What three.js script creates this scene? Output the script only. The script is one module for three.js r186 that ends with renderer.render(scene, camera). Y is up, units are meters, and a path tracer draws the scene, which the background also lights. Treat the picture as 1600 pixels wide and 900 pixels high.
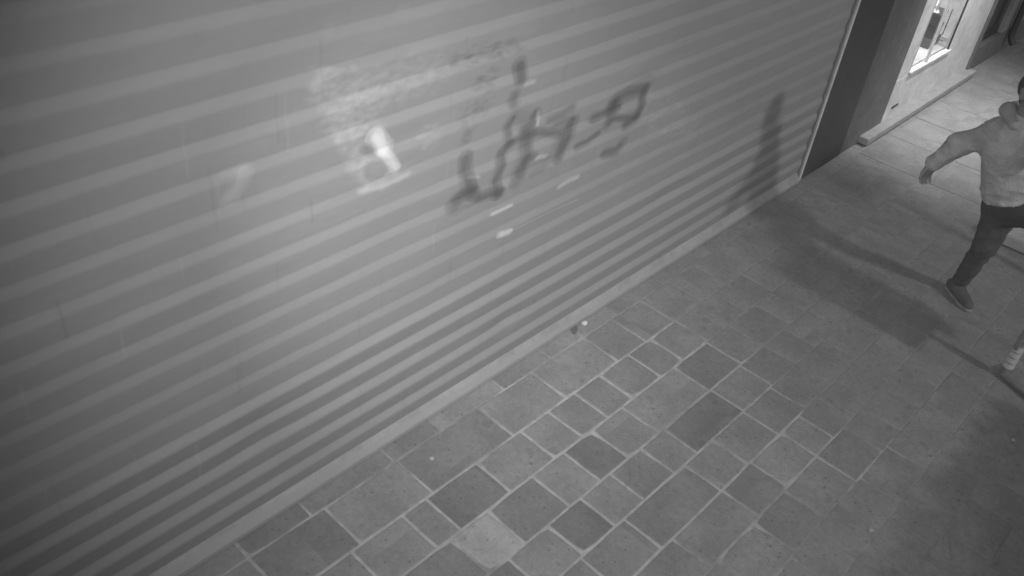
import * as THREE from 'three';
import { mergeGeometries, toCreasedNormals } from 'three/addons/utils/BufferGeometryUtils.js';
import { RoundedBoxGeometry } from 'three/addons/geometries/RoundedBoxGeometry.js';
import { MarchingCubes } from 'three/addons/objects/MarchingCubes.js';
import { RectAreaLightUniformsLib } from 'three/addons/lights/RectAreaLightUniformsLib.js';
RectAreaLightUniformsLib.init();

// ---------------------------------------------------------------- camera, sky, lights, exposure
const scene = new THREE.Scene();
const CAM = new THREE.Vector3(0, 3.4, 2.392);
const FWD = new THREE.Vector3(0.61785, -0.60060, -0.50749).normalize();
const camera = new THREE.PerspectiveCamera(36.19, 16 / 9, 0.05, 400);
camera.position.copy(CAM);
camera.up.set(0.38368, 0.79365, -0.47214);
camera.lookAt(CAM.clone().add(FWD));
camera.updateMatrixWorld(true);
camera.focus = 9; camera.userData.fStop = 2.2;   // the lens is focused on the far shop, the near shutter is soft
scene.add(camera);

const renderer = new THREE.WebGLRenderer({ antialias: true });
renderer.setSize(1024, 576);
renderer.toneMapping = THREE.LinearToneMapping;
renderer.toneMappingExposure = 1;
renderer.shadowMap.enabled = true;

{ // night sky: even city glow, a little brighter towards the horizon
  const w = 64, h = 32, d = new Float32Array(w * h * 4);
  for (let j = 0; j < h; j++) for (let i = 0; i < w; i++) {
    const el = Math.abs((j + 0.5) / h - 0.5) * 2, v = 0.125 + 0.04 * (1 - el), k = (j * w + i) * 4;
    d[k] = d[k + 1] = d[k + 2] = v; d[k + 3] = 1;
  }
  const t = new THREE.DataTexture(d, w, h, THREE.RGBAFormat, THREE.FloatType);
  t.mapping = THREE.EquirectangularReflectionMapping; t.magFilter = THREE.LinearFilter; t.needsUpdate = true;
  scene.background = t; scene.environment = t;
}
const addedMoon = new THREE.DirectionalLight(0xffffff, 0.02);  // faint moonlight added, no moon is known here
addedMoon.position.set(-6, 30, 14); addedMoon.target.position.set(4, 0, 0); addedMoon.castShadow = true; addedMoon.shadow.radius = 20;
Object.assign(addedMoon.shadow.camera, { left: -15, right: 15, top: 15, bottom: -15, far: 80 });
scene.add(addedMoon, addedMoon.target);
const IR_NARROW = { power: 28, aim: new THREE.Vector3(2.78, 0.90, 0), angle: 0.34 }, IR_WIDE = { power: 30, aim: new THREE.Vector3(3.35, 0.55, 0), angle: 0.70 };
const STREET_INTENSITY = 132, STREET_AT = new THREE.Vector3(4.45, 7.2, 12.0), STREET_AIM = new THREE.Vector3(8.6, 0.3, 1.2);
const SHOP_LAMP = 23.0, WINDOW_LAMP = 20.0;

// ---------------------------------------------------------------- helpers
let seed = 20240611;
const rnd = () => { seed = (seed * 1664525 + 1013904223) >>> 0; return seed / 4294967296; };
const rr = (a, b) => a + (b - a) * rnd();
const used = {};
function numbered(n) { used[n] = (used[n] ?? -1) + 1; return used[n] ? n + '_' + String(used[n]).padStart(3, '0') : n; }
function M(name, geo, mat, parent) {
  const m = new THREE.Mesh(geo, mat); m.name = name; m.castShadow = m.receiveShadow = true; parent.add(m); return m;
}
function thing(name, label, category, pos = [0, 0, 0], turn = 0, group) {
  const o = new THREE.Group(); o.name = numbered(name); o.position.set(...pos); o.rotation.y = turn;
  o.userData = { label, category }; if (group) o.userData.group = group; scene.add(o); return o;
}
function box(x0, x1, y0, y1, z0, z1, r = 0.004) {
  const w = x1 - x0, h = y1 - y0, d = z1 - z0, rad = Math.min(r, w / 3, h / 3, d / 3);
  const g = new RoundedBoxGeometry(w, h, d, 1, rad); g.translate((x0 + x1) / 2, (y0 + y1) / 2, (z0 + z1) / 2);
  const p = g.attributes.position, n = g.attributes.normal, uv = g.attributes.uv;     // uv in metres, by the face's main axis
  for (let i = 0; i < p.count; i++) {
    const ax = Math.abs(n.getX(i)), ay = Math.abs(n.getY(i)), az = Math.abs(n.getZ(i));
    if (ay > ax && ay > az) uv.setXY(i, p.getX(i), p.getZ(i)); else if (ax > az) uv.setXY(i, p.getZ(i), p.getY(i)); else uv.setXY(i, p.getX(i), p.getY(i));
  }
  return g;
}
function tube(pts, r, seg = 24, rad = 10) { return new THREE.TubeGeometry(new THREE.CatmullRomCurve3(pts.map(p => new THREE.Vector3(...p))), seg, r, rad); }
function rod(a, b, r0, r1 = r0, seg = 14) {
  const A = new THREE.Vector3(...a), B = new THREE.Vector3(...b), d = B.clone().sub(A);
  const g = new THREE.CylinderGeometry(r1, r0, d.length(), seg); g.translate(0, d.length() / 2, 0);
  g.applyQuaternion(new THREE.Quaternion().setFromUnitVectors(new THREE.Vector3(0, 1, 0), d.normalize())); g.translate(A.x, A.y, A.z); return g;
}
// value noise on a lattice, tileable
function lattice(n) { const a = new Float32Array(n * n); for (let i = 0; i < n * n; i++) a[i] = rnd(); return (x, y) => {
  const xi = Math.floor(x), yi = Math.floor(y), fx = x - xi, fy = y - yi, sx = fx * fx * (3 - 2 * fx), sy = fy * fy * (3 - 2 * fy);
  const g = (i, j) => a[((j % n + n) % n) * n + ((i % n + n) % n)];
  return (g(xi, yi) * (1 - sx) + g(xi + 1, yi) * sx) * (1 - sy) + (g(xi, yi + 1) * (1 - sx) + g(xi + 1, yi + 1) * sx) * sy; }; }
const N64 = lattice(64), N32 = lattice(32), N128 = lattice(128);
function grainTexture(lo, hi, size = 512, f = [8, 32, 128], w = [0.45, 0.3, 0.25], srgb = true, metres = 1) {
  const d = new Uint8Array(size * size * 4), L = [N32, N64, N128], n = [32, 64, 128];
  for (let j = 0; j < size; j++) for (let i = 0; i < size; i++) {
    let v = 0; for (let k = 0; k < 3; k++) v += w[k] * L[k](i / size * Math.min(f[k], n[k]), j / size * Math.min(f[k], n[k]));
    v = lo + (hi - lo) * Math.min(1, Math.max(0, (v - 0.5) * 1.8 + 0.5));
    const c = Math.round(255 * v), q = (j * size + i) * 4; d[q] = d[q + 1] = d[q + 2] = c; d[q + 3] = 255;
  }
  const t = new THREE.DataTexture(d, size, size); t.wrapS = t.wrapT = THREE.RepeatWrapping; t.magFilter = THREE.LinearFilter; t.minFilter = THREE.LinearMipmapLinearFilter; t.generateMipmaps = true;
  if (srgb) t.colorSpace = THREE.SRGBColorSpace; t.repeat.set(1 / metres, 1 / metres); t.needsUpdate = true; return t;
}
const grey = (v) => new THREE.Color().setRGB(v, v, v);
const grainMap = grainTexture(0.88, 1.0, 512, [8, 32, 128], [0.4, 0.35, 0.25], true, 1.1);
const grainBump = grainTexture(0, 1, 512, [16, 64, 128], [0.2, 0.35, 0.45], false, 0.6);
const stoneMap = grainTexture(0.86, 1.0, 512, [6, 40, 128], [0.45, 0.25, 0.30], true, 0.9);
{ const d = stoneMap.image.data, S = 512;   // gum spots, pits and stains
  for (let n = 0; n < 170; n++) { const x = rnd() * S, y = rnd() * S, R = n < 14 ? rr(6, 16) : rr(0.8, 3.2), k = n < 14 ? rr(0.90, 0.96) : rr(0.72, 0.9);
    for (let j = -Math.ceil(R * 1.4); j <= R * 1.4; j++) for (let i = -Math.ceil(R * 1.4); i <= R * 1.4; i++) if (Math.hypot(i, j) < R * (0.7 + 0.6 * N64((x + i) * 0.3, (y + j) * 0.3))) { const q = (((Math.round(y + j) + S) % S) * S + (Math.round(x + i) + S) % S) * 4; d[q] = d[q + 1] = d[q + 2] = Math.round(d[q] * k); } } }
const stoneBump = grainTexture(0, 1, 512, [12, 64, 128], [0.3, 0.35, 0.35], false, 0.45);
function std(v, o = {}) { return new THREE.MeshStandardMaterial({ color: grey(v), roughness: 0.85, metalness: 0, map: grainMap, ...o }); }
// pixel of the photograph -> point on the shutter's plane or on the ground
const RIGHT = new THREE.Vector3().crossVectors(FWD, camera.up).normalize(), UP = new THREE.Vector3().crossVectors(RIGHT, FWD).normalize(), FPX = 1377.1;
function rayOf(px, py) { return FWD.clone().addScaledVector(RIGHT, (px - 800) / FPX).addScaledVector(UP, (450 - py) / FPX); }
function onWall(px, py, z = 0) { const d = rayOf(px, py), t = (z - CAM.z) / d.z; return CAM.clone().addScaledVector(d, t); }
function onGround(px, py, y = 0) { const d = rayOf(px, py), t = (y - CAM.y) / d.y; return CAM.clone().addScaledVector(d, t); }
function atX(px, py, x) { const d = rayOf(px, py), t = x / d.x; return CAM.clone().addScaledVector(d, t); }

// ---------------------------------------------------------------- materials
const mat = {
  mortar: std(0.33, { map: null, bumpMap: grainBump, bumpScale: 0.003, roughness: 0.95 }),
  asphalt: std(0.09, { bumpMap: grainBump, bumpScale: 0.004, roughness: 0.95 }),
  render: std(0.30, { bumpMap: grainBump, bumpScale: 0.002 }),
  darkPier: std(0.058, { roughness: 0.6, bumpMap: grainBump, bumpScale: 0.001 }),
  greyPier: std(0.168, { bumpMap: grainBump, bumpScale: 0.002 }),
  galv: std(0.42, { roughness: 0.55, metalness: 0.2 }),
  darkMetal: std(0.05, { roughness: 0.5, metalness: 0.2 }),
  white: std(0.74, { roughness: 0.55 }),
  whiteFrame: std(0.78, { roughness: 0.4 }),
  stepFront: std(0.38, { roughness: 0.7, bumpMap: grainBump, bumpScale: 0.002 }),
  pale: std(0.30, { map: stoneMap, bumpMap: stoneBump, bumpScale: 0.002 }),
  glass: new THREE.MeshPhysicalMaterial({ color: 0xffffff, roughness: 0.02, transmission: 1, thickness: 0, ior: 1.5 }),
  doorGlass: new THREE.MeshPhysicalMaterial({ color: grey(0.035), roughness: 0.15, clearcoat: 0.5 }),
  block: std(0.55, { bumpMap: stoneBump, bumpScale: 0.003 }),
};

// ---------------------------------------------------------------- the setting: road, pavement with its stones
{
  const g = new THREE.PlaneGeometry(240, 240); g.rotateX(-Math.PI / 2); g.translate(0, -0.13, 0);
  const uv = g.attributes.uv; for (let i = 0; i < uv.count; i++) uv.setXY(i, uv.getX(i) * 240, uv.getY(i) * 240);
  const r = M('road', g, mat.asphalt, scene); r.userData.kind = 'structure';
}
// mortar: pale where it is fresh, darkened by trodden-in dirt in ragged patches
{
  const S = 1024, d = new Uint8Array(S * S * 4);
  const X0 = -4, W = 20, Z0 = -0.4, D = 5.4;
  for (let j = 0; j < S; j++) for (let i = 0; i < S; i++) {
    const x = X0 + W * (i + 0.5) / S, z = Z0 + D * (1 - (j + 0.5) / S);
    const n = 0.6 * N64(x * 2.1 + 7, z * 2.1) + 0.4 * N128(x * 9, z * 9 + 3), fine = N128(x * 41, z * 41);
    const worn = Math.max((x - 3.75) / 0.5 + (z - 1.0) * 0.5, (z - 1.62) / 0.25, (0.9 - x) / 0.8, (0.40 - z) / 0.22 - 0.9) + (n - 0.5) * 4.6;   // beyond the repointed stretch the joints are full of dirt
    const dirt = 1 / (1 + Math.exp(-worn * 3));
    const lin = (0.46 * (1 - dirt) + 0.27 * dirt) * (0.82 + 0.36 * fine);
    const c = Math.round(255 * (lin < 0.0031308 ? 12.92 * lin : 1.055 * Math.pow(lin, 1 / 2.4) - 0.055)), q = (j * S + i) * 4;
    d[q] = d[q + 1] = d[q + 2] = c; d[q + 3] = 255;
  }
  const t = new THREE.DataTexture(d, S, S); t.magFilter = THREE.LinearFilter; t.minFilter = THREE.LinearFilter; t.colorSpace = THREE.SRGBColorSpace; t.flipY = false; t.needsUpdate = true;
  mat.mortarBed = new THREE.MeshStandardMaterial({ color: 0xffffff, map: t, roughness: 0.95 });
  const g = new THREE.BoxGeometry(W, 0.13, D); g.translate(X0 + W / 2, -0.065, Z0 + D / 2);
  const p = g.attributes.position, uv = g.attributes.uv;
  for (let i = 0; i < p.count; i++) uv.setXY(i, (p.getX(i) - X0) / W, 1 - (p.getZ(i) - Z0) / D);
  const pavement = M('pavement', g, mat.mortarBed, scene); pavement.userData.kind = 'structure';

  function stoneGeo(x0, x1, z0, z1, h) {
    const c = 0.006, pos = [], uv = [], ou = rnd() * 3, ov = rnd() * 3, flip = rnd() < 0.5, cx = (x0 + x1) / 2, cz = (z0 + z1) / 2;
    const tx = rr(-0.006, 0.006), tz = rr(-0.006, 0.006), B = [], cor = [[x0, z0], [x1, z0], [x1, z1], [x0, z1]];
    for (let k = 0; k < 4; k++) {      // corners knocked off a little, each side with two wavering points
      const [ax, az] = cor[k], [bx, bz] = cor[(k + 1) % 4], chip = rnd() < 0.2 ? rr(0.005, 0.013) : rr(0, 0.003);
      B.push([ax + Math.sign(cx - ax) * chip, az + Math.sign(cz - az) * chip]);
      for (const t of [0.33, 0.67]) { const u = t + rr(-0.08, 0.08), wob = rr(-0.003, 0.0015); B.push([ax + (bx - ax) * u + (az === bz ? 0 : Math.sign(ax - cx) * wob), az + (bz - az) * u + (az === bz ? Math.sign(az - cz) * wob : 0)]); }
    }
    const n = B.length, hy = (x, z) => h + (x - cx) * tx + (z - cz) * tz;
    const inn = B.map(([x, z]) => { const l = Math.hypot(cx - x, cz - z), X = x + (cx - x) / l * c, Z = z + (cz - z) / l * c; return [X, hy(X, Z), Z]; }), low = B.map(([x, z]) => [x, h * 0.3, z]), bot = B.map(([x, z]) => [x, -0.01, z]), mid = [cx, hy(cx, cz) + rr(-0.0004, 0.0006), cz];
    const tri = (a, b, d) => { for (const v of [a, b, d]) { pos.push(...v); uv.push(flip ? v[2] + ou : v[0] + ou, flip ? v[0] + ov : v[2] + ov); } };
    for (let k = 0; k < n; k++) { const m = (k + 1) % n; tri(mid, inn[m], inn[k]); tri(low[m], low[k], inn[k]); tri(low[m], inn[k], inn[m]); tri(bot[m], bot[k], low[k]); tri(bot[m], low[k], low[m]); }
    const q = new THREE.BufferGeometry();
    q.setAttribute('position', new THREE.Float32BufferAttribute(pos, 3)); q.setAttribute('uv', new THREE.Float32BufferAttribute(uv, 2)); q.computeVertexNormals(); return q;
  }
  const tones = [0.245, 0.28, 0.305, 0.325, 0.35, 0.41, 0.50].map(v => std(v, { map: stoneMap, bumpMap: stoneBump, bumpScale: 0.002, roughness: 0.9 }));
  const rows = [0.012, 0.14, 0.415, 0.665, 0.92, 1.145, 1.375, 1.595]; while (rows[rows.length - 1] < 4.9) rows.push(rows[rows.length - 1] + rr(0.215, 0.245));
  const known = { 1: [1.15, 1.56, 2.0, 2.57, 3.0, 3.47], 2: [1.5, 1.8, 1.95, 2.29, 2.62, 2.84, 3.06, 3.285, 3.56], 3: [1.55, 1.88, 2.12, 2.44, 2.68, 2.91, 3.18, 3.68],
    4: [1.75, 2.0, 2.275, 2.515, 2.75, 3.01, 3.22, 3.69], 5: [1.95, 2.25, 2.58, 3.095, 3.36, 3.68], 6: [2.05, 2.36, 2.66, 3.1, 3.38, 3.7] };
  const special = { '3:1.88': 6, '3:2.68': 0, '4:2': 4, '2:1.95': 0, '4:2.275': 0, '4:3.22': 0, '5:2.58': 1, '5:3.095': 4, '3:2.12': 1, '2:3.285': 2 };
  const cells = [];
  for (let r = 0; r < rows.length - 1; r++) {
    const k = known[r], cuts = []; let lo = k ? k[0] : rr(1.2, 1.5), hi = k ? k[k.length - 1] : lo;
    for (let x = lo; x > -3.9;) { x -= rr(0.21, 0.36); cuts.unshift(x); }
    if (k) cuts.push(...k); else cuts.push(lo);
    for (let x = hi; x < 15.6;) { x += rr(0.2, 0.36) * (r === 0 ? 1.4 : 1); cuts.push(x); }
    for (let i = 0; i < cuts.length - 1; i++) {
      const x0 = cuts[i], x1 = cuts[i + 1]; if (x0 > 7.25 && x1 < 10.35 && rows[r] < 1.35) { if (x0 > 7.4) continue; }
      cells.push({ r, x0, x1, z0: rows[r], z1: rows[r + 1], key: r + ':' + x0, d: Math.hypot((x0 + x1) / 2 - 2.6, ((rows[r] + rows[r + 1]) / 2 - 1.1) * 1.3) });
    }
  }
  const vis = cells.filter(c => { const v = new THREE.Vector3((c.x0 + c.x1) / 2, 0, (c.z0 + c.z1) / 2).project(camera); c.seen = Math.abs(v.x) < 1.05 && Math.abs(v.y) < 1.08 && v.z < 1; c.dist = CAM.distanceTo(new THREE.Vector3((c.x0 + c.x1) / 2, 0, (c.z0 + c.z1) / 2)); return c.seen; });
  vis.sort((a, b) => a.dist - b.dist); vis.slice(0, 290).forEach(c => { c.own = true; });
  const rest = tones.map(() => []);
  for (const c of cells) {
    const farS = c.x0 > 3.85 || c.z0 > 1.75, jz = c.r === 0 ? 0.004 : farS ? 0.0025 : 0.006, jx = farS ? 0.0025 : 0.0055;
    if (c.x0 > 6.9 && c.x0 < 7.25 && c.z0 < 1.35) c.x1 = Math.min(c.x1, 7.27);
    const g2 = stoneGeo(c.x0 + jx + rr(0, .002), c.x1 - jx - rr(0, .002), c.z0 + jz, c.z1 - jz, farS ? rr(0.0016, 0.0024) : rr(0.0032, 0.0048)), ti = special[c.key] ?? (c.x0 > 3.7 || c.z0 > 1.6 ? Math.floor(rr(2, 3.99)) : Math.floor(rr(1, 4.99)));
    if (c.own) M('paving_stone', g2, tones[ti], pavement); else rest[ti].push(g2);
  }
  // the far stones: one mesh with per-stone tone
  const far = []; rest.forEach((list, k) => list.forEach(q => { const v = [0.245, 0.28, 0.305, 0.325, 0.35, 0.41, 0.50][k], n = q.attributes.position.count; q.setAttribute('color', new THREE.Float32BufferAttribute(new Array(n * 3).fill(v), 3)); far.push(q); }));
  const fm = new THREE.MeshStandardMaterial({ color: 0xffffff, vertexColors: true, map: stoneMap, bumpMap: stoneBump, bumpScale: 0.002, roughness: 0.9 });
  const fs = M('far_paving_stones', mergeGeometries(far), fm, pavement); fs.userData.kind = 'stuff';
  // pale slabs laid in front of the shop
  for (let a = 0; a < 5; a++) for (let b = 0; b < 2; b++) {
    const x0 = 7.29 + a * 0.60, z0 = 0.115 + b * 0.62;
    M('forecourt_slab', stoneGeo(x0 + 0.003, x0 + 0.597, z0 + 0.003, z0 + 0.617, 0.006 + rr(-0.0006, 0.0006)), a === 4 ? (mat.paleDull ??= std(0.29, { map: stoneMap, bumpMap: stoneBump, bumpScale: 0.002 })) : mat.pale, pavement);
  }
}

// ---------------------------------------------------------------- roller shutter
const PITCH = 0.13438, SH_X0 = -1.6, SH_X1 = 6.34, SLATS = 21, SH_H = 3.0;
function shutterTexture() {
  const W = 2048, H = 1024, c = document.createElement('canvas'); c.width = W; c.height = H; const g = c.getContext('2d');
  const sx = (x) => (x - SH_X0) / (SH_X1 - SH_X0) * W, sy = (y) => H - y / SH_H * H, k = W / (SH_X1 - SH_X0);
  g.fillStyle = 'rgb(152,152,152)'; g.fillRect(0, 0, W, H);
  const css = (v, a) => 'rgba(' + v + ',' + v + ',' + v + ',' + a + ')';
  // weathering: streaks, spots, rubbed patches
  for (let i = 0; i < 900; i++) { g.fillStyle = css(rnd() < 0.5 ? 120 : 190, rr(0.02, 0.07)); g.beginPath(); g.ellipse(rnd() * W, rnd() * H, rr(4, 60), rr(2, 14), 0, 0, 7); g.fill(); }
  for (let i = 0; i < 260; i++) { g.fillStyle = css(rnd() < 0.65 ? 105 : 195, rr(0.05, 0.18)); const x = rnd() * W, y = rnd() * H; g.fillRect(x, y, rr(1, 3), rr(8, 90)); }
  for (let i = 0; i < 5000; i++) { g.fillStyle = css(rnd() < 0.6 ? 95 : 205, rr(0.05, 0.22)); g.fillRect(rnd() * W, rnd() * H, rr(0.6, 2.2), rr(0.6, 2.0)); }
  // pixel strokes of the photograph brought onto the shutter's plane
  const P = (px, py) => { const w = onWall(px, py, 0.012); return [sx(w.x), sy(w.y)]; };
  function stroke(pts, width, v, a, soft = 3) {   // one pass of the can: a core, thinner rims, overspray specks
    const src = pts.length < 3 ? [pts[0], [(pts[0][0] + pts[1][0]) / 2 + rr(-1.5, 1.5), (pts[0][1] + pts[1][1]) / 2 + rr(-1.5, 1.5)], pts[1]] : pts, q = src.map(p => P(...p)), w = width * k * 0.42; g.lineCap = 'round'; g.lineJoin = 'round';
    for (let m = 0; m < 5; m++) {
      g.strokeStyle = css(v, a * 0.27); g.lineWidth = w * 2 * (1.7 - 0.3 * m); g.beginPath();
      q.forEach((p, i) => { const x = p[0] + rr(-0.45, 0.45) * w, y = p[1] + rr(-0.45, 0.45) * w; i ? g.lineTo(x, y) : g.moveTo(x, y); }); g.stroke();
    }
    for (let i = 1; i < q.length; i++) {
      const dx = q[i][0] - q[i - 1][0], dy = q[i][1] - q[i - 1][1], n = Math.max(2, Math.round(Math.hypot(dx, dy)));
      for (let m = 0; m <= n; m++) { const t = m / n, z = w * 2.4; g.fillStyle = css(v, a * rr(0.1, 0.35)); g.fillRect(q[i - 1][0] + dx * t + (rnd() + rnd() - 1) * z, q[i - 1][1] + dy * t + (rnd() + rnd() - 1) * z, rr(0.8, 2), rr(0.8, 2)); }
    }
  }
  function poly(pts, v, a) {   // a scrubbed patch: many small wipes inside a ragged outline
    const q = pts.map(p => P(...p)), xs = q.map(p => p[0]), ys = q.map(p => p[1]), x0 = Math.min(...xs), x1 = Math.max(...xs), y0 = Math.min(...ys), y1 = Math.max(...ys);
    const inside = (x, y) => { let c = false; for (let i = 0, j = q.length - 1; i < q.length; j = i++) if ((q[i][1] > y) !== (q[j][1] > y) && x < (q[j][0] - q[i][0]) * (y - q[i][1]) / (q[j][1] - q[i][1]) + q[i][0]) c = !c; return c; };
    const n = Math.max(60, (x1 - x0) * (y1 - y0) / 14);
    for (let i = 0; i < n; i++) { const x = rr(x0 - 3, x1 + 3), y = rr(y0 - 3, y1 + 3); if (!inside(x + rr(-7, 7), y + rr(-7, 7))) continue; g.fillStyle = css(v, a * rr(0.1, 0.45)); g.beginPath(); g.ellipse(x, y, rr(2, 9), rr(1.5, 4.5), rr(-0.5, 0.5), 0, 7); g.fill(); }
  }
  const Z = (x, y) => [680 + x / 3, 40 + y / 3];
  // older, scrubbed paint: paler ghosts behind the tag and to its left
  poly([[478, 112], [560, 104], [606, 150], [594, 215], [560, 272], [538, 240], [508, 205], [490, 150]], 200, 0.26);
  poly([[560, 110], [690, 80], [715, 130], [640, 160], [600, 170]], 192, 0.16);
  poly([[655, 200], [690, 195], [685, 230], [650, 235]], 205, 0.18);
  poly([[545, 250], [585, 245], [640, 262], [600, 305], [560, 300]], 190, 0.2);
  for (const [a, b, w, v, al] of [[[500, 130], [545, 215], .08, 200, .12], [[540, 140], [560, 240], .06, 200, .12], [[520, 205], [570, 290], .04, 200, .12]]) stroke([a, b], w, v, al);
  stroke([[590, 216], [600, 235], [612, 252], [621, 264]], 0.045, 238, 0.8, 2); stroke([[588, 214], [602, 232]], 0.075, 238, 0.75, 2);
  stroke([[573, 232], [583, 240]], 0.05, 110, 0.4);
  stroke([[566, 262], [572, 250], [588, 246], [606, 252], [612, 268], [600, 284], [576, 290], [566, 278], [566, 262]], 0.030, 200, 0.16);
  stroke([[565, 300], [600, 292], [640, 272]], 0.03, 222, 0.30);
  stroke([[384, 268], [376, 290], [360, 312]], 0.06, 195, 0.32); stroke([[352, 275], [370, 268], [386, 262]], 0.035, 195, 0.25);
  stroke([[876, 292], [904, 277]], 0.035, 225, 0.5); stroke([[770, 336], [800, 322]], 0.022, 225, 0.6); stroke([[783, 368], [797, 363]], 0.040, 240, 0.8, 2); stroke([[797, 363], [860, 332], [905, 312]], 0.010, 205, 0.35);
  stroke([Z(480, 625), Z(525, 615)], 0.03, 225, 0.5); stroke([Z(490, 410), Z(482, 465)], 0.02, 225, 0.5); stroke([Z(430, 275), Z(465, 265)], 0.03, 215, 0.5); stroke([Z(160, 715), Z(205, 712)], 0.02, 215, 0.4);
  poly([[1010, 140], [1040, 140], [1100, 190], [1075, 215], [1015, 215], [1005, 180]], 195, 0.14);
  // faint upper part of the tag
  poly([Z(60, 185), Z(120, 120), Z(300, 80), Z(390, 70), Z(415, 95), Z(390, 130), Z(250, 160), Z(120, 190)], 95, 0.28);
  poly([Z(190, 225), Z(300, 205), Z(295, 300), Z(190, 310)], 95, 0.25);
  poly([Z(130, 370), Z(270, 345), Z(260, 420), Z(120, 455)], 95, 0.22);
  poly([Z(120, 480), Z(200, 470), Z(160, 560), Z(135, 610)], 95, 0.25);
  stroke([Z(402, 190), Z(402, 250)], 0.07, 75, 0.6, 2); stroke([Z(380, 320), Z(372, 375)], 0.06, 85, 0.4);
  // the tag itself
  const D = 70;
  stroke([Z(150, 625), Z(145, 680), Z(160, 740), Z(185, 790)], 0.072, D, 0.46);
  stroke([Z(100, 845), Z(130, 805), Z(175, 800)], 0.111, D, 0.37); stroke([Z(110, 820), Z(180, 770)], 0.066, D, 0.31);
  stroke([Z(215, 805), Z(260, 790), Z(300, 785)], 0.066, D, 0.55); stroke([Z(300, 795), Z(288, 725), Z(312, 665), Z(318, 600), Z(350, 555)], 0.061, D, 0.46);
  stroke([Z(350, 555), Z(430, 515), Z(500, 500), Z(590, 520)], 0.055, D, 0.34); stroke([Z(440, 520), Z(432, 600), Z(405, 695)], 0.082, D, 0.42); stroke([Z(380, 740), Z(400, 690)], 0.089, D, 0.21);
  stroke([Z(425, 640), Z(460, 620)], 0.066, D, 0.31); stroke([Z(460, 690), Z(535, 630)], 0.089, D, 0.19);
  stroke([Z(345, 515), Z(350, 470), Z(368, 432)], 0.050, D, 0.42); stroke([Z(478, 408), Z(462, 455), Z(412, 492)], 0.055, D, 0.34); stroke([Z(400, 430), Z(450, 470)], 0.111, D, 0.15);
  stroke([Z(535, 445), Z(600, 415), Z(650, 385)], 0.050, D, 0.31); stroke([Z(570, 470), Z(640, 440)], 0.055, D, 0.21); stroke([Z(650, 452), Z(618, 540), Z(582, 622)], 0.072, D, 0.49); stroke([Z(610, 500), Z(585, 560)], 0.077, D, 0.25);
  stroke([Z(672, 572), Z(720, 545), Z(770, 508)], 0.050, D, 0.42);
  stroke([Z(748, 438), Z(800, 415), Z(862, 385)], 0.061, D, 0.49); stroke([Z(828, 372), Z(818, 465)], 0.066, D, 0.46);
  stroke([Z(850, 345), Z(900, 315), Z(990, 285)], 0.095, D, 0.42); stroke([Z(985, 305), Z(968, 380), Z(945, 440), Z(900, 468)], 0.066, D, 0.52); stroke([Z(845, 435), Z(950, 428)], 0.050, D, 0.42); stroke([Z(852, 350), Z(845, 385)], 0.055, D, 0.37);
  stroke([Z(800, 605), Z(850, 592), Z(878, 560)], 0.072, D, 0.42);
  const t = new THREE.CanvasTexture(c); t.colorSpace = THREE.SRGBColorSpace; t.magFilter = THREE.LinearFilter; return t;
}
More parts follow.
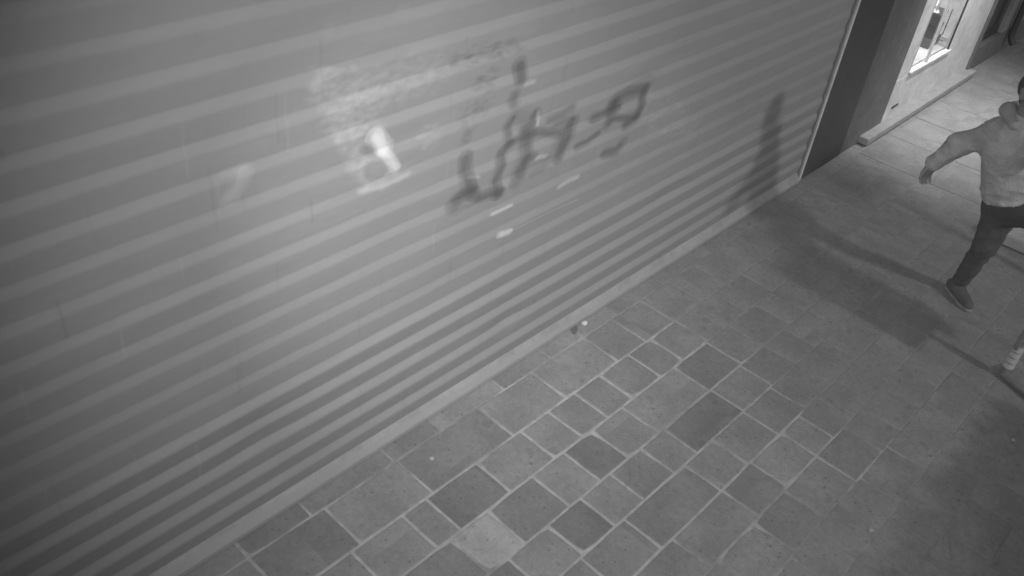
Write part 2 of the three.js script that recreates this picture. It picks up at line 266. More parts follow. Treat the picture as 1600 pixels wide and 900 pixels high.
{
  const o = thing('roller_shutter', 'closed grey metal roller shutter with a dark graffiti tag and pale scuffs', 'roller shutter', [0, 0, 0]);
  const map = shutterTexture();
  const sm = new THREE.MeshStandardMaterial({ color: grey(1), map, roughness: 0.8, metalness: 0.0, bumpMap: grainBump, bumpScale: 0.0006 });
  const dents = [[1.35, 0.52, 0.16, -0.010], [2.9, 0.36, 0.12, -0.012], [4.3, 0.62, 0.2, -0.008], [2.1, 1.25, 0.22, -0.007], [3.6, 1.55, 0.18, 0.006], [1.1, 1.9, 0.25, -0.006], [5.2, 0.9, 0.2, -0.008]];
  const dent = (x, y) => dents.reduce((s, [dx, dy, r, h]) => s + h * Math.exp(-((x - dx) ** 2 + ((y - dy) * 1.6) ** 2) / (r * r)), 0);
  function slat(y0, b, bow) {   // profile from the lower lip to the upper joint, swept along x
    const pr = [[0.0, 0.0], [0.03, 0.08], [0.10, 0.20], [0.25, 0.44], [0.42, 0.70], [0.56, 0.90], [0.63, 0.98], [0.67, 1.0], [0.71, 0.95], [0.78, 0.72], [0.86, 0.42], [0.93, 0.16], [0.98, 0.02], [1.0, 0.0]];
    const nx = 110, pos = [], uv = [], idx = [];
    const ph = rnd() * 6, am = rr(0.0003, 0.0012);
    for (let i = 0; i <= nx; i++) { const x = SH_X0 + (SH_X1 - SH_X0) * i / nx, w = am * Math.sin(x * 1.7 + ph) + 0.0006 * Math.sin(x * 4.1 + ph * 2);
      for (const [t, q] of pr) { const y = y0 + PITCH * t, z = q * (b + w) + bow + dent(x, y); pos.push(x, y, z); uv.push((x - SH_X0) / (SH_X1 - SH_X0), y / SH_H); } }
    const n = pr.length; for (let i = 0; i < nx; i++) for (let j = 0; j < n - 1; j++) { const a = i * n + j, c = a + n; idx.push(a, c, a + 1, c, c + 1, a + 1); }
    const g = new THREE.BufferGeometry(); g.setAttribute('position', new THREE.Float32BufferAttribute(pos, 3)); g.setAttribute('uv', new THREE.Float32BufferAttribute(uv, 2)); g.setIndex(idx); g.computeVertexNormals(); return g;
  }
  // bright crests lie at n * PITCH + PITCH / 2 above the ground: the ramp's middle is at 0.79 of a slat
  for (let n = 1; n <= SLATS; n++) {
    const y0 = PITCH * (n + 0.5) - 0.84 * PITCH;
    M('slat', slat(y0, n <= 5 ? 0.0175 : n <= 8 ? 0.0075 : 0.0102 + rr(-0.002, 0.002), 0.0), sm, o);
  }
  { // bottom rail: a heavier bar with a sloping top
    const s = new THREE.Shape([[0.0, 0.008], [0.038, 0.008], [0.04, 0.012], [0.04, 0.036], [0.036, 0.042], [0.004, 0.094], [0, 0.096]].map(p => new THREE.Vector2(...p)));
    const g = new THREE.ExtrudeGeometry(s, { depth: SH_X1 - SH_X0, bevelEnabled: false }); g.rotateY(Math.PI / 2); g.scale(1, 1, -1); g.translate(SH_X0, 0, 0);
    const p = g.attributes.position; g.index ?? 0;
    // flip winding after the mirror
    const arr = p.array; for (let i = 0; i < p.count; i += 3) for (let k = 0; k < 3; k++) { const t = arr[(i + 1) * 3 + k]; arr[(i + 1) * 3 + k] = arr[(i + 2) * 3 + k]; arr[(i + 2) * 3 + k] = t; }
    g.computeVertexNormals();
    const br = M('bottom_rail', g, std(0.43, { roughness: 0.6 }), o);
    M('rubber_seal', box(SH_X0, SH_X1, 0.0045, 0.0078, 0.004, 0.034, 0.001), mat.darkMetal, br);
  }
  // guide rails: channels the slats run in, bright front lip
  for (const [xa, s] of [[SH_X1, 1], [SH_X0, -1]]) {
    const b = (u0, u1, z0, z1, r) => box(Math.min(xa + s * u0, xa + s * u1), Math.max(xa + s * u0, xa + s * u1), 0.012, 3.0, z0, z1, r);
    const rail = M('guide_rail', mergeGeometries([b(0.004, 0.052, -0.06, 0.0215), b(-0.016, 0.052, 0.022, 0.026)]), mat.galv, o);
    M('rail_lip', b(-0.002, 0.022, 0.0265, 0.036, 0.003), mat.whiteFrame, rail);
  }
  M('shutter_housing', box(SH_X0 - 0.06, SH_X1 + 0.06, 3.005, 3.42, -0.12, 0.22, 0.02), mat.galv, o);
}

// ---------------------------------------------------------------- the building that holds the shutter, with its two piers
{
  const o = thing('corner_building', 'grey rendered building around the shutter with a dark pier and a grey pier', 'building', [0, 0, 0]);
  M('dark_pier', box(6.395, 7.10, 0.004, 3.42, -0.3, 0.02, 0.01), mat.darkPier, o).userData.label = 'dark stone pier next to the shutter rail';
  M('grey_pier', box(7.104, 7.90, 0.004, 3.42, -0.3, 0.012, 0.01), mat.greyPier, o).userData.label = 'plain grey pier next to the lit shop';
  M('upper_wall', box(-3.6, 7.9, 3.425, 6.6, -0.3, 0, 0.01), mat.render, o);
  M('side_wall', box(-3.6, SH_X0 - 0.065, 0.004, 3.42, -0.3, 0, 0.01), mat.render, o);
  M('back_wall', box(-3.6, 7.9, 0.004, 3.42, -0.5, -0.31, 0.01), mat.render, o);
}

// ---------------------------------------------------------------- lit shop
{
  const o = thing('shopfront', 'bright white shopfront with a lit display window above a low riser', 'shopfront', [0, 0, 0]);
  const F = 0.0, sill = 0.50, X0 = 7.905, X1 = 10.02, WX0 = 8.17, WX1 = 9.12, MU = 8.56, TOP = 2.25;
  M('doorstep', box(7.46, 10.10, 0.012, 0.075, -0.02, 0.10, 0.008), mat.stepFront, o);
  M('stall_riser', box(X0, WX1 + 0.03, 0.004, sill - 0.028, -0.045, F + 0.004, 0.004), mat.white, o);
  M('side_panel', box(WX1 + 0.034, X1, 0.004, 3.0, -0.045, F + 0.004, 0.004), mat.white, o);
  M('left_post', box(X0, WX0, sill - 0.024, 3.0, -0.03, F + 0.002, 0.004), mat.white, o);
  M('head_panel', box(WX0 + 0.003, WX1 + 0.03, TOP, 3.0, -0.045, F + 0.004, 0.004), mat.white, o);
  M('corner_trim', box(X1 + 0.003, X1 + 0.06, 0.004, 3.0, -0.12, 0.03, 0.006), mat.greyPier, o);
  M('fascia', box(X0, X1 + 0.06, 3.004, 3.42, -0.12, 0.14, 0.01), mat.darkPier, o);
  const fr = M('window_frame', mergeGeometries([box(WX0 + 0.003, WX1 + 0.03, sill - 0.024, sill, -0.03, 0.024), box(WX1 - 0.008, WX1 + 0.03, sill + 0.003, TOP - 0.03, -0.02, 0.010), box(WX0 + 0.003, WX0 + 0.015, sill + 0.003, TOP - 0.03, -0.02, 0.006), box(WX0 + 0.003, WX1 + 0.03, TOP - 0.027, TOP - 0.003, -0.02, 0.010)]), mat.whiteFrame, o);
  M('mullion', box(MU - 0.012, MU + 0.012, sill + 0.003, TOP - 0.03, -0.012, 0.012), mat.whiteFrame, fr);
  M('gasket', box(WX1 - 0.018, WX1 - 0.010, sill + 0.003, TOP - 0.03, -0.012, 0.004, 0.001), mat.darkMetal, fr);
  M('gasket', box(MU + 0.014, MU + 0.030, sill + 0.003, TOP - 0.03, -0.012, 0.004, 0.001), mat.darkMetal, fr);
  for (const [a, b] of [[WX0 + 0.017, MU - 0.013], [MU + 0.031, WX1 - 0.019]]) { const g = new THREE.PlaneGeometry(b - a, TOP - 0.035 - sill); g.translate((a + b) / 2, (TOP - 0.03 + sill) / 2, -0.006); M('pane', g, mat.glass, o); }
  // display bay behind the glass
  const bay = M('display_bay', mergeGeometries([box(WX0 - 0.2, WX1 + 0.6, sill - 0.03, sill - 0.002, -0.75, -0.05), box(WX0 - 0.2, WX1 + 0.6, sill, TOP + 0.1, -0.79, -0.752), box(WX0 - 0.24, WX0 - 0.202, sill - 0.03, TOP + 0.1, -0.79, -0.05), box(WX1 + 0.602, WX1 + 0.64, sill - 0.03, TOP + 0.1, -0.79, -0.05), box(WX0 - 0.24, WX1 + 0.64, TOP + 0.103, TOP + 0.14, -0.79, -0.05)]), mat.white, o);
  M('light_panel', box(WX0, WX1, TOP + 0.085, TOP + 0.10, -0.62, -0.22), new THREE.MeshStandardMaterial({ color: grey(0.8), emissive: 0xffffff, emissiveIntensity: 1.2 }), bay);
  const ra = new THREE.RectAreaLight(0xffffff, WINDOW_LAMP, 0.9, 0.36); ra.position.set((WX0 + WX1) / 2, TOP + 0.08, -0.42); ra.rotation.x = -Math.PI / 2; o.add(ra);
  M('letter_slot', box(8.06, 8.20, 0.165, 0.185, F + 0.0035, F + 0.012, 0.003), mat.darkMetal, o);
}
{ // things on show in the window
  const dk = std(0.07, { roughness: 0.6 }), md = std(0.13, { roughness: 0.6 });
  let i = 0;
  for (const [x, y, z, w, h, d, m] of [[9.04, 0.498, -0.20, 0.26, 0.10, 0.15, md], [9.03, 0.600, -0.20, 0.24, 0.12, 0.14, dk], [9.02, 0.722, -0.20, 0.25, 0.12, 0.14, dk]]) {
    const t = thing('gift_box', ['grey lidded box at the foot of the stack in the shop window', 'dark lidded box in the middle of the shop window stack', 'dark lidded box on top of the shop window stack'][i++], 'box', [x, y + 0.0025, z], rr(-0.12, 0.12), 'boxes stacked in the shop window');
    M('base', box(-w / 2 + 0.004, w / 2 - 0.004, 0, h * 0.7, -d / 2 + 0.004, d / 2 - 0.004), m, t); M('lid', box(-w / 2, w / 2, h * 0.7 + 0.001, h - 0.003, -d / 2, d / 2), m, t);
  }
  const t = thing('ring_ornament', 'pale ring ornament on a stem standing on the window boxes', 'ornament', [8.95, 0.8425, -0.20], 0.5);
  const tor = new THREE.TorusGeometry(0.062, 0.013, 10, 28); tor.scale(0.8, 1.35, 1); tor.translate(0, 0.125, 0);
  M('ring', tor, mat.whiteFrame, t); M('foot', new THREE.CylinderGeometry(0.02, 0.04, 0.025, 16).translate(0, 0.0135, 0), mat.whiteFrame, t);
  const s = thing('display_card', 'narrow dark standing card behind the right window pane', 'card', [9.32, 0.5005, -0.16], 0.25);
  M('card', box(-0.035, 0.035, 0.06, 0.30, -0.004, 0.004, 0.001), dk, s); M('base', mergeGeometries([box(-0.04, 0.04, 0, 0.015, -0.03, 0.03), box(-0.008, 0.008, 0.0145, 0.07, -0.012, -0.0042)]), mat.white, s);
  const cg = new THREE.PlaneGeometry(0.34, 0.26, 24, 18); cg.rotateX(-Math.PI / 2); const p = cg.attributes.position;
  for (let k = 0; k < p.count; k++) p.setY(k, 0.03 + 0.035 * Math.abs(Math.sin(p.getX(k) * 21 + p.getZ(k) * 9)) * (0.5 + N32(p.getX(k) * 20 + 5, p.getZ(k) * 20 + 5)));
  cg.computeVertexNormals();
  const cl = thing('display_cloth', 'crumpled white cloth lying at the bottom of the shop window', 'cloth', [8.33, 0.4985, -0.27]); cg.translate(0, -0.028, 0);
  M('cloth', cg, mat.whiteFrame, cl);
}
{ // outdoor downlight over the shop
  const o = thing('shop_downlight', 'small black downlight bracketed out from the fascia over the shop', 'lamp', [8.75, 2.9, 0.145]);
  M('bracket', rod([0, 0.25, 0], [0, 0.25, 0.55], 0.015), mat.darkMetal, o);
  M('plate', box(-0.06, 0.06, 0.18, 0.32, -0.004, 0.02), mat.darkMetal, o);
  M('shade', new THREE.CylinderGeometry(0.05, 0.13, 0.17, 20, 1, true).translate(0, 0.15, 0.55), new THREE.MeshStandardMaterial({ color: grey(0.05), roughness: 0.5, side: THREE.DoubleSide }), o);
  M('bulb', new THREE.SphereGeometry(0.045, 16, 12).translate(0, 0.12, 0.55), new THREE.MeshStandardMaterial({ color: 0xffffff, emissive: 0xffffff, emissiveIntensity: 3 }), o);
  const l = new THREE.SpotLight(0xffffff, SHOP_LAMP, 0, 0.72, 0.7, 2); l.position.set(0, 0.06, 0.55); l.target.position.set(0.1, -2.9, 0.12); l.castShadow = true; l.shadow.radius = 4; o.add(l, l.target);
}

// ---------------------------------------------------------------- next building
{
  const o = thing('neighbour_building', 'plain grey building beyond the lit shop with a dark glazed door', 'building', [0, 0, 0]);
  M('plinth', box(10.085, 15.5, 0.004, 0.26, -0.3, -0.004, 0.006), mat.greyPier, o);
  M('wall', box(10.95, 15.5, 0.264, 6.6, -0.3, -0.012, 0.006), mat.render, o);
  M('wall', box(10.085, 10.20, 0.264, 2.4, -0.3, -0.012, 0.006), mat.greyPier, o);
  M('lintel', box(10.085, 10.946, 2.404, 6.6, -0.3, -0.012, 0.006), mat.render, o);
  const d = M('door', box(10.203, 10.946, 0.264, 2.40, -0.2, -0.06, 0.006), mat.darkMetal, o);
  M('door_pane', box(10.29, 10.86, 0.40, 2.28, -0.058, -0.05, 0.003), mat.doorGlass, d);
  M('upper_wall', box(7.905, 10.08, 3.424, 6.6, -0.3, 0, 0.01), mat.render, o);
  const dp = thing('downpipe', 'thin dark downpipe on the grey wall beyond the shop', 'pipe', [11.16, 0, 0.045]);
  M('pipe', rod([0, 0.28, 0], [0, 5.8, 0], 0.035), mat.darkMetal, dp);
  M('bracket', box(-0.05, 0.05, 1.0, 1.04, -0.054, 0.04), mat.darkMetal, dp);
  M('shoe', tube([[0, 0.30, 0], [0, 0.2, 0.01], [0, 0.13, 0.06]], 0.036, 10), mat.darkMetal, dp);
}

// ---------------------------------------------------------------- person striding off to the right
function field(bones, k, p) {
  let d = 1e9;
  for (const [a, b, ra, rb] of bones) {
    const ax = p[0] - a[0], ay = p[1] - a[1], az = p[2] - a[2], bx = b[0] - a[0], by = b[1] - a[1], bz = b[2] - a[2];
    const L = bx * bx + by * by + bz * bz, h = L > 1e-9 ? Math.max(0, Math.min(1, (ax * bx + ay * by + az * bz) / L)) : 0;
    const e = Math.hypot(ax - bx * h, ay - by * h, az - bz * h) - (ra + (rb - ra) * h);
    const m = Math.max(0, k - Math.abs(d - e)) / k; d = Math.min(d, e) - m * m * k * 0.25;
  }
  return d;
}
function sdfGeo(bones, res, k, warp, cut) {
  const lo = [1e9, 1e9, 1e9], hi = [-1e9, -1e9, -1e9];
  for (const [a, b, ra, rb] of bones) for (let i = 0; i < 3; i++) { lo[i] = Math.min(lo[i], a[i] - ra, b[i] - rb); hi[i] = Math.max(hi[i], a[i] + ra, b[i] + rb); }
  const half = Math.max(hi[0] - lo[0], hi[1] - lo[1], hi[2] - lo[2]) / 2 * 1.12 + 0.01, c = [0, 1, 2].map(i => (lo[i] + hi[i]) / 2);
  const mc = new MarchingCubes(res, new THREE.MeshStandardMaterial(), false, false, 120000); mc.isolation = 0; mc.reset();
  const hs = res / 2;
  for (let z = 0; z < res; z++) for (let y = 0; y < res; y++) for (let x = 0; x < res; x++) {
    const p = [c[0] + (x - hs) / hs * half, c[1] + (y - hs) / hs * half, c[2] + (z - hs) / hs * half];
    let d = field(bones, k, p); if (d < 0.06) { if (warp) d += warp(p); if (cut) d = Math.max(d, cut(p)); }
    mc.field[x + y * res + z * res * res] = -d;
  }
  mc.update();
  const n = mc.count, pos = new Float32Array(n * 3), nor = new Float32Array(n * 3);
  for (let i = 0; i < n; i++) for (let j = 0; j < 3; j++) { pos[i * 3 + j] = c[j] + mc.positionArray[i * 3 + j] * half; nor[i * 3 + j] = mc.normalArray[i * 3 + j]; }
  const g = new THREE.BufferGeometry(); g.setAttribute('position', new THREE.BufferAttribute(pos, 3)); g.setAttribute('normal', new THREE.BufferAttribute(nor, 3));
  const uv = new Float32Array(n * 2); for (let i = 0; i < n; i++) { uv[i * 2] = pos[i * 3] + pos[i * 3 + 2]; uv[i * 2 + 1] = pos[i * 3 + 1]; } g.setAttribute('uv', new THREE.BufferAttribute(uv, 2));
  return g;
}
{
  const O = onGround(1494, 462), at = (px, py, x) => { const v = atX(px, py, x); return [v.x - O.x, v.y, v.z - O.z]; };
  const o = thing('person', 'person in grey top and dark trousers striding past the shop, arm swung back', 'person', [O.x, 0.004, O.z]);
  const J = {
    pelvis: at(1585, 316, 5.63), hipR: at(1567, 322, 5.66), hipL: at(1596, 322, 5.60), chest: at(1588, 232, 5.50), neck: at(1598, 192, 5.44), head: at(1622, 152, 5.38),
    shR: at(1560, 211, 5.50), elR: at(1497, 226, 5.52), wrR: at(1458, 256, 5.56), haR: at(1447, 272, 5.57),
    shL: at(1630, 214, 5.42), elL: at(1668, 262, 5.30), wrL: at(1650, 300, 5.12),
    knR: at(1541, 382, 5.68), anR: at(1499, 441, 5.84), knL: at(1668, 362, 5.34), anL: at(1690, 470, 5.42),
  };
  const skin = std(0.32, { roughness: 0.7 }), top = std(0.60, { roughness: 0.95, bumpMap: grainBump, bumpScale: 0.003 }), tr = std(0.11, { roughness: 0.95, bumpMap: grainBump, bumpScale: 0.002 }), shoe = std(0.13, { roughness: 0.8 }), sole = std(0.34), hairM = std(0.10, { roughness: 0.9 });
  const add = (a, b, s = 1) => [a[0] + b[0] * s, a[1] + b[1] * s, a[2] + b[2] * s], sub = (a, b) => [a[0] - b[0], a[1] - b[1], a[2] - b[2]], mix = (a, b, t) => [0, 1, 2].map(i => a[i] + (b[i] - a[i]) * t);
  const nrm = (v) => { const l = Math.hypot(...v); return v.map(c => c / l); };
  const face = nrm([-0.72, -0.1, 0.69]), side = nrm([0.69, 0, 0.72]);
  // body: one skin, head with nose, brow, jaw and ears; hand with fingers
  const H = J.head, hd = (f, u, s) => [H[0] + face[0] * f + side[0] * s, H[1] + u, H[2] + face[2] * f + side[2] * s];
  const bodyBones = [[J.pelvis, J.chest, 0.10, 0.11], [J.chest, J.neck, 0.10, 0.05], [J.neck, H, 0.048, 0.055], [J.shR, J.shL, 0.045, 0.045], [J.shR, J.elR, 0.042, 0.034], [J.elR, J.wrR, 0.034, 0.024], [J.shL, J.elL, 0.042, 0.034], [J.elL, J.wrL, 0.034, 0.024],
    [J.hipR, J.knR, 0.07, 0.045], [J.knR, J.anR, 0.045, 0.03], [J.hipL, J.knL, 0.07, 0.045], [J.knL, J.anL, 0.045, 0.03], [J.hipR, J.hipL, 0.08, 0.08]];
  const headBones = [[hd(-0.015, 0.04, 0), hd(0.01, 0.03, 0), 0.088, 0.085], [hd(0.03, -0.03, 0), hd(0.055, -0.075, 0), 0.06, 0.038], [hd(0.098, 0.012, 0), hd(0.113, -0.022, 0), 0.012, 0.016], [hd(0.08, 0.03, -0.035), hd(0.08, 0.03, 0.035), 0.016, 0.016], [hd(0.085, -0.055, -0.02), hd(0.085, -0.055, 0.02), 0.012, 0.012], [hd(-0.005, 0.025, -0.09), hd(-0.005, -0.02, -0.088), 0.018, 0.012], [hd(-0.005, 0.025, 0.09), hd(-0.005, -0.02, 0.088), 0.018, 0.012], [J.neck, hd(-0.02, -0.04, 0), 0.055, 0.058]];
  function hand(w, tip, flip) {
    const d = nrm(sub(tip, w)), s = nrm([d[1] * 0 - d[2], 0, d[0]]), n = [s[1] * d[2] - s[2] * d[1], s[2] * d[0] - s[0] * d[2], s[0] * d[1] - s[1] * d[0]];
    const q = (a, b, c) => add(add(add(w, d, a), s, b * flip), n, c), B = [[w, q(0.03, 0, 0), 0.024, 0.026], [q(0.035, -0.02, 0), q(0.085, -0.024, 0), 0.02, 0.016], [q(0.035, 0.02, 0), q(0.085, 0.026, 0), 0.02, 0.016], [q(0.05, 0, 0), q(0.088, 0, 0), 0.022, 0.017]];
    [[-0.03, 0.060], [-0.010, 0.072], [0.010, 0.068], [0.030, 0.052]].forEach(([b, L]) => B.push([q(0.085, b, 0), q(0.085 + L * 0.5, b * 1.1, -0.008), 0.0095, 0.009], [q(0.085 + L * 0.5, b * 1.1, -0.008), q(0.085 + L * 0.85, b * 1.12, -0.030), 0.009, 0.0075]));
    B.push([q(0.03, -0.026, -0.004), q(0.065, -0.052, -0.014), 0.013, 0.0105], [q(0.065, -0.052, -0.014), q(0.092, -0.056, -0.026), 0.0105, 0.0085]);
    return B;
  }
  const tipL = add(J.wrL, [0.02, 0.14, 0.05]);
  const body = mergeGeometries([sdfGeo(bodyBones, 90, 0.05), sdfGeo(headBones, 72, 0.025), sdfGeo(hand(J.wrR, J.haR, 1), 64, 0.008), sdfGeo(hand(J.wrL, tipL, -1), 64, 0.008)]);
  M('body', body, skin, o);
  const ridge = (x, y) => { const n = Math.abs(2 * N64(x, y) - 1); return (1 - n) * (1 - n); };
  const fold = (p) => 0.005 - 0.011 * ridge(p[0] * 7 + p[2] * 9 + 40, p[1] * 13 - p[2] * 6 + 20) - 0.006 * ridge(p[0] * 15 - p[2] * 13 + 31, p[1] * 17 + 7);   // creases and sagging cloth
  const wrR2 = mix(J.elR, J.wrR, 0.97), wrL2 = mix(J.elL, J.wrL, 0.97), dn = sub(J.pelvis, J.chest);
  const hem = add(J.pelvis, [0, 0.035, 0]);
  const jacket = [[J.chest, hem, 0.145, 0.165], [add(J.chest, side, 0.075), add(hem, side, 0.075), 0.115, 0.13], [add(J.chest, side, -0.075), add(hem, side, -0.075), 0.115, 0.13], [J.shR, J.shL, 0.082, 0.082], [mix(J.shR, J.chest, 0.4), mix(J.shL, J.chest, 0.4), 0.11, 0.11], [J.shR, J.elR, 0.080, 0.062], [J.elR, wrR2, 0.062, 0.046], [J.shL, J.elL, 0.080, 0.062], [J.elL, wrL2, 0.062, 0.046], [mix(J.chest, J.neck, 0.7), mix(J.neck, H, 0.12), 0.085, 0.072]];
  M('jacket', sdfGeo(jacket, 104, 0.05, fold, (p) => { const u = (p[0] - J.pelvis[0]) * RIGHT.x + (p[2] - J.pelvis[2]) * RIGHT.z; return J.pelvis[1] + 0.075 - 2.6 * u * u - p[1]; }), top, o);
  const rib = std(0.42, { roughness: 0.95 });
  M('cuff', sdfGeo([[mix(J.elR, J.wrR, 0.88), mix(J.elR, J.wrR, 1.0), 0.050, 0.044]], 40, 0.01), rib, o); M('cuff', sdfGeo([[mix(J.elL, J.wrL, 0.88), mix(J.elL, J.wrL, 1.0), 0.050, 0.044]], 40, 0.01), rib, o);
  const nk = (f, u, w) => [J.neck[0] + face[0] * f + side[0] * w, J.neck[1] + u, J.neck[2] + face[2] * f + side[2] * w];
  M('hood', sdfGeo([[nk(-0.05, 0.04, -0.08), nk(-0.10, 0.02, 0), 0.034, 0.042], [nk(-0.10, 0.02, 0), nk(-0.05, 0.04, 0.08), 0.042, 0.034], [nk(-0.05, 0.04, -0.08), nk(0.04, 0.0, -0.07), 0.042, 0.03], [nk(-0.05, 0.04, 0.08), nk(0.04, 0.0, 0.07), 0.042, 0.03], [nk(-0.10, 0.01, 0), nk(-0.14, -0.08, 0), 0.06, 0.04]], 56, 0.03, (p) => 0.5 * fold(p)), rib, o);
  const anR2 = mix(J.knR, J.anR, 0.93), anL2 = mix(J.knL, J.anL, 0.93);
  M('trousers', sdfGeo([[add(J.pelvis, [0, 0.05, 0]), J.pelvis, 0.125, 0.13], [J.hipR, J.hipL, 0.115, 0.115], [J.hipR, J.knR, 0.104, 0.070], [J.knR, anR2, 0.068, 0.050], [J.hipL, J.knL, 0.104, 0.070], [J.knL, anL2, 0.068, 0.050]], 104, 0.05, fold), tr, o);
  // shoes: planted one points towards the street, its sole flat on the stones
  function shoeParts(ank, toe, y) {
    const d = nrm([toe[0], 0, toe[1]]), q = (a, u) => [ank[0] + d[0] * a, y + u, ank[2] + d[2] * a];
    const up = M('shoe', sdfGeo([[q(-0.05, 0.055), q(0.02, 0.06), 0.04, 0.042], [q(0.02, 0.058), q(0.15, 0.038), 0.042, 0.030], [q(0.06, 0.04), q(0.17, 0.032), 0.038, 0.028], [q(-0.02, 0.06), [ank[0], y + 0.12, ank[2]], 0.040, 0.040]], 64, 0.03, null, (p) => y + 0.022 - p[1]), shoe, o);
    M('sole', sdfGeo([[q(-0.055, 0.01), q(0.02, 0.01), 0.036, 0.034], [q(0.02, 0.01), q(0.12, 0.01), 0.034, 0.042], [q(0.12, 0.01), q(0.175, 0.01), 0.042, 0.030]], 56, 0.02, null, (p) => Math.max(p[1] - y - 0.0225, y + 0.001 - p[1])), sole, up);
  }
  shoeParts(J.anR, [-0.6, 0.75], J.anR[1] - 0.125 < 0.02 ? 0.0 : J.anR[1] - 0.125); shoeParts(J.anL, [-0.6, 0.75], J.anL[1] - 0.125);
  M('hair', sdfGeo([[hd(-0.03, 0.06, 0), hd(0.01, 0.062, 0), 0.088, 0.085], [hd(-0.045, 0.04, 0), hd(-0.06, -0.05, 0), 0.082, 0.05], [hd(-0.03, 0.03, -0.045), hd(-0.03, 0.03, 0.045), 0.06, 0.06]], 60, 0.03, (p) => 0.006 * (N64(p[0] * 60 + 20, p[1] * 60 + p[2] * 50) - 0.5)), hairM, o);
}

// ---------------------------------------------------------------- street things at the right edge and added shadow casters outside it
{
  const o = thing('concrete_slab', 'low pale concrete slab with ribbed end lying behind the legs of the person', 'slab', [6.80, 0.008, 1.40]);
  M('slab_block', box(0.0, 0.5, 0.0, 0.09, 0.115, 1.5, 0.012), mat.block, o);
  for (let k = 0; k < 3; k++) M('end_rib', box(0.0, 0.5, 0.0, 0.085, 0.002 + k * 0.037, 0.030 + k * 0.037, 0.008), mat.block, o);
}
{ // low swing sign: pale tube foot, upright with a ribbed reflective sleeve, board out of the frame
  const o = thing('pavement_sign', 'small board on a short pale post with a ribbed sleeve and a tube foot', 'sign', [5.20, 0.006, 2.07]);
  const pale = std(0.24, { roughness: 0.5 }), refl = std(0.62, { roughness: 0.5 });
  M('foot', tube([[0, 0.022, 0], [-0.03, 0.022, 0.08], [-0.10, 0.022, 0.24], [-0.16, 0.022, 0.42]], 0.022, 20), pale, o);
  M('foot', tube([[0.0, 0.0222, 0.004], [0.06, 0.0222, -0.0], [0.14, 0.0222, 0.03]], 0.0218, 12), pale, o);
  M('post', rod([0, 0.02, 0], [0.02, 0.34, 0], 0.024), pale, o);
  for (let k = 0; k < 4; k++) M('reflective_band', rod([0.006, 0.085 + k * 0.043, 0], [0.008, 0.118 + k * 0.043, 0], 0.034), refl, o);
  M('board', box(-0.20, 0.25, 0.33, 0.96, -0.014, 0.014, 0.012), pale, o);
}
{ // taller post sign added out of view so its shadow reaches the piers
  const o = thing('added_post_sign', 'unseen slim grey post with a small panel, added to cast a shadow', 'sign', [6.42, 0.006, 2.5]);
  M('post', rod([0, 0, 0], [0, 1.5, 0], 0.028), mat.galv, o); M('panel', box(-0.24, 0.24, 1.18, 1.56, -0.045, -0.029, 0.004), mat.galv, o); M('base', new THREE.CylinderGeometry(0.07, 0.09, 0.03, 20).translate(0, 0.0155, 0), mat.galv, o);
}
{ // hedge trough added off to the right, shaped for a ragged shadow on the pavement
  const o = thing('added_planter', 'unseen long trough with a low leafy hedge, added to cast a ragged shadow', 'added_planter', [3.95, 0.006, 3.08]);
  const W = 0.95, D = 0.24, H = 0.30;
  M('trough', mergeGeometries([box(-W, W, 0, H, -D, -D + 0.03), box(-W, W, 0, H, D - 0.03, D), box(-W, -W + 0.03, 0, H, -D + 0.031, D - 0.031), box(W - 0.03, W, 0, H, -D + 0.031, D - 0.031), box(-W + 0.031, W - 0.031, 0.002, 0.24, -D + 0.031, D - 0.031)]), mat.darkMetal, o);
  const stems = [], leaf = [], idx = [], leafMat = std(0.10, { map: null, side: THREE.DoubleSide, roughness: 0.8 });
  for (let k = 0; k < 26; k++) { const x = rr(-0.9, 0.9), z = rr(-0.16, 0.16), h = rr(0.38, 0.56); stems.push(rod([x, 0.235, z], [x + rr(-0.06, 0.06), h, z + rr(-0.06, 0.06)], 0.006, 0.003, 6)); }
  M('stems', mergeGeometries(stems), std(0.08), o).userData.kind = 'stuff';
  for (let k = 0; k < 5200; k++) {
    const x = rr(-0.98, 0.98), topY = 0.50 + 0.24 * N32(x * 2.6 + 12, 3.3) * (0.7 + 0.5 * N64(x * 7 + 5, 1)), y = rr(0.27, topY), z = rr(-0.25, 0.25) * Math.sqrt(Math.max(0.1, 1 - Math.max(0, (y - 0.42) / 0.26)));
    const a = rnd() * 6.28, b = rr(-1, 1), L = rr(0.03, 0.06), w = L * 0.42, dx = Math.cos(a) * Math.cos(b), dz = Math.sin(a) * Math.cos(b), dy = Math.sin(b), sx = -Math.sin(a), sz = Math.cos(a), q = leaf.length / 3;
    leaf.push(x, y, z, x + dx * L * 0.5 + sx * w, y + dy * L * 0.5, z + dz * L * 0.5 + sz * w, x + dx * L, y + dy * L, z + dz * L, x + dx * L * 0.5 - sx * w, y + dy * L * 0.5, z + dz * L * 0.5 - sz * w);
    idx.push(q, q + 1, q + 2, q, q + 2, q + 3);
  }
  const lg = new THREE.BufferGeometry(); lg.setAttribute('position', new THREE.Float32BufferAttribute(leaf, 3)); lg.setIndex(idx); lg.computeVertexNormals();
  M('foliage', lg, leafMat, o).userData.kind = 'stuff';
}

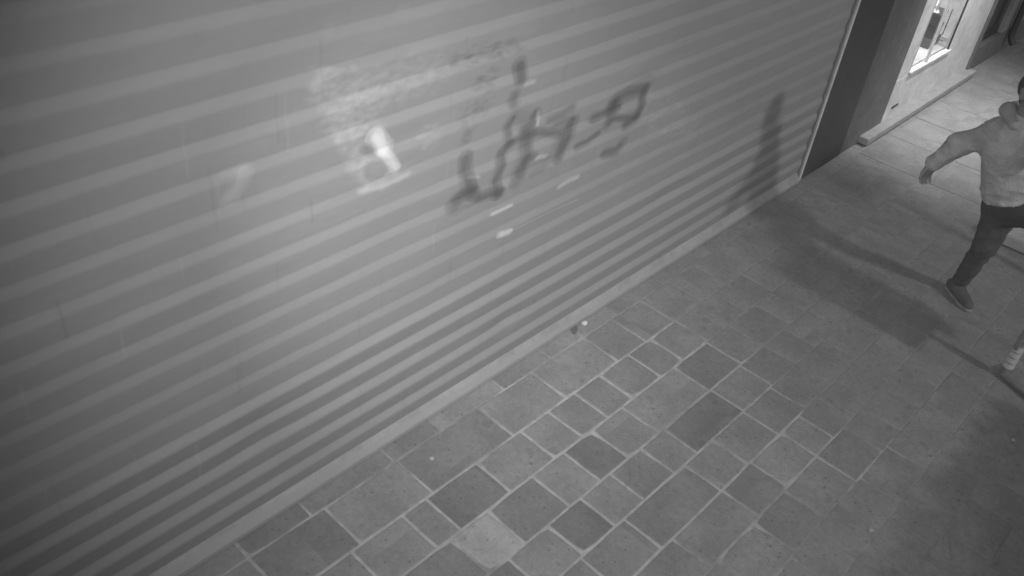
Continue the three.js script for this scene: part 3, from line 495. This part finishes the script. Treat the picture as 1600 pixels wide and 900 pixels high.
// ---------------------------------------------------------------- litter
{
  function scrap(px, py, w, d, v, label, h = 0.02, turn = 0) {
    const g = onGround(px, py), o = thing('litter', label, 'litter', [g.x, 0.0055, g.z], turn);
    const q = new THREE.IcosahedronGeometry(1, 2), p = q.attributes.position;
    for (let k = 0; k < p.count; k++) { const n = 0.72 + 0.5 * N32(p.getX(k) * 2.2 + 9 + px, p.getY(k) * 2.2 + p.getZ(k) * 1.7 + py); p.setXYZ(k, p.getX(k) * w * n, Math.max(0, h * (1 + p.getY(k)) * n * 0.6), p.getZ(k) * d * n); }
    q.computeVertexNormals(); M('crumple', q, std(v), o); return o;
  }
  scrap(912, 509, 0.022, 0.020, 0.72, 'small white crumpled paper on the stones below the shutter rail', 0.025);
  scrap(897, 517, 0.045, 0.02, 0.17, 'flat dark scrap standing in for the shadow of the white paper', 0.003, 0.5);  // dark piece put where the paper's shadow falls
  scrap(675, 718, 0.012, 0.012, 0.55, 'tiny pale chip on a paving stone near the shutter', 0.006);
  scrap(1360, 830, 0.014, 0.012, 0.45, 'tiny pale chip out on the open pavement', 0.006);
  scrap(1582, 689, 0.012, 0.012, 0.5, 'tiny pale chip beside the foot of the small board', 0.006);
  for (const [a, b, l] of [[[1448, 872], [1470, 892], 'short pale straw lying on the shaded stones'], [[1482, 840], [1486, 872], 'long pale straw lying on the shaded stones']]) {
    const A = onGround(...a), B = onGround(...b), o = thing('straw', l, 'litter', [A.x, 0.008, A.z]); M('stem', rod([0, 0, 0], [B.x - A.x, 0, B.z - A.z], 0.0035, 0.003, 8), std(0.30), o);
  }
}

// ---------------------------------------------------------------- lamps that light the place: street lamp and the security camera's own infrared light
{
  const o = thing('street_lamp', 'tall steel street lamp on the far side of the road', 'street lamp', [STREET_AT.x, -0.13, STREET_AT.z + 1.0]);
  const top = STREET_AT.y + 0.13;
  M('post', rod([0, 0, 0], [0, top + 0.1, 0], 0.09, 0.05), mat.galv, o);
  M('arm', tube([[0, top + 0.05, 0], [0, top + 0.22, -0.4], [0, top + 0.16, -0.85]], 0.03, 16), mat.galv, o);
  M('head', box(-0.12, 0.12, top + 0.09, top + 0.2, -1.25, -0.75, 0.03), mat.galv, o);
  M('lens', box(-0.09, 0.09, top + 0.06, top + 0.088, -1.2, -0.82, 0.01), new THREE.MeshStandardMaterial({ color: 0xffffff, emissive: 0xffffff, emissiveIntensity: 6 }), o);
  const l = new THREE.SpotLight(0xffffff, STREET_INTENSITY, 0, 0.62, 1, 2); l.position.set(0, top, -1.0); l.target.position.set(STREET_AIM.x - STREET_AT.x, STREET_AIM.y + 0.13, STREET_AIM.z - STREET_AT.z - 1.0); l.castShadow = true; l.shadow.radius = 19; o.add(l, l.target);
}
{
  const o = thing('security_camera', 'bullet security camera with an infrared ring on a steel mast', 'camera', [CAM.x, CAM.y, CAM.z]);
  const b = FWD.clone().multiplyScalar(-1);
  const P = (t, u = 0, r = 0) => b.clone().multiplyScalar(t).addScaledVector(UP, u).addScaledVector(RIGHT, r).toArray();
  M('housing', rod(P(0.03), P(0.24), 0.05, 0.05, 24), mat.darkMetal, o);
  M('infrared_ring', rod(P(0.018), P(0.0285), 0.044, 0.044, 24), new THREE.MeshStandardMaterial({ color: grey(0.1), emissive: 0xffffff, emissiveIntensity: 0.5 }), o);
  const end = new THREE.Vector3(...P(0.2));
  M('arm', rod(end.toArray(), [-0.45, 0.42, 0.62], 0.015), mat.darkMetal, o);
  M('mast', rod([-0.45, -3.388, 0.62], [-0.45, 0.6, 0.62], 0.05), mat.galv, o);
  for (const [q, u] of [[IR_NARROW, 0.02], [IR_WIDE, -0.02]]) {   // a narrow and a wide bank of diodes
    const l = new THREE.SpotLight(0xffffff, q.power, 0, q.angle, 1, 2); l.position.set(...P(0.005, u)); l.target.position.copy(q.aim).sub(CAM); l.castShadow = true; l.shadow.radius = 1.5; o.add(l, l.target);
  }
}

// thin night mist: the infrared light shows it as a faint veil
scene.fog = new THREE.FogExp2(0xcccccc, 0.0006);

renderer.render(scene, camera);
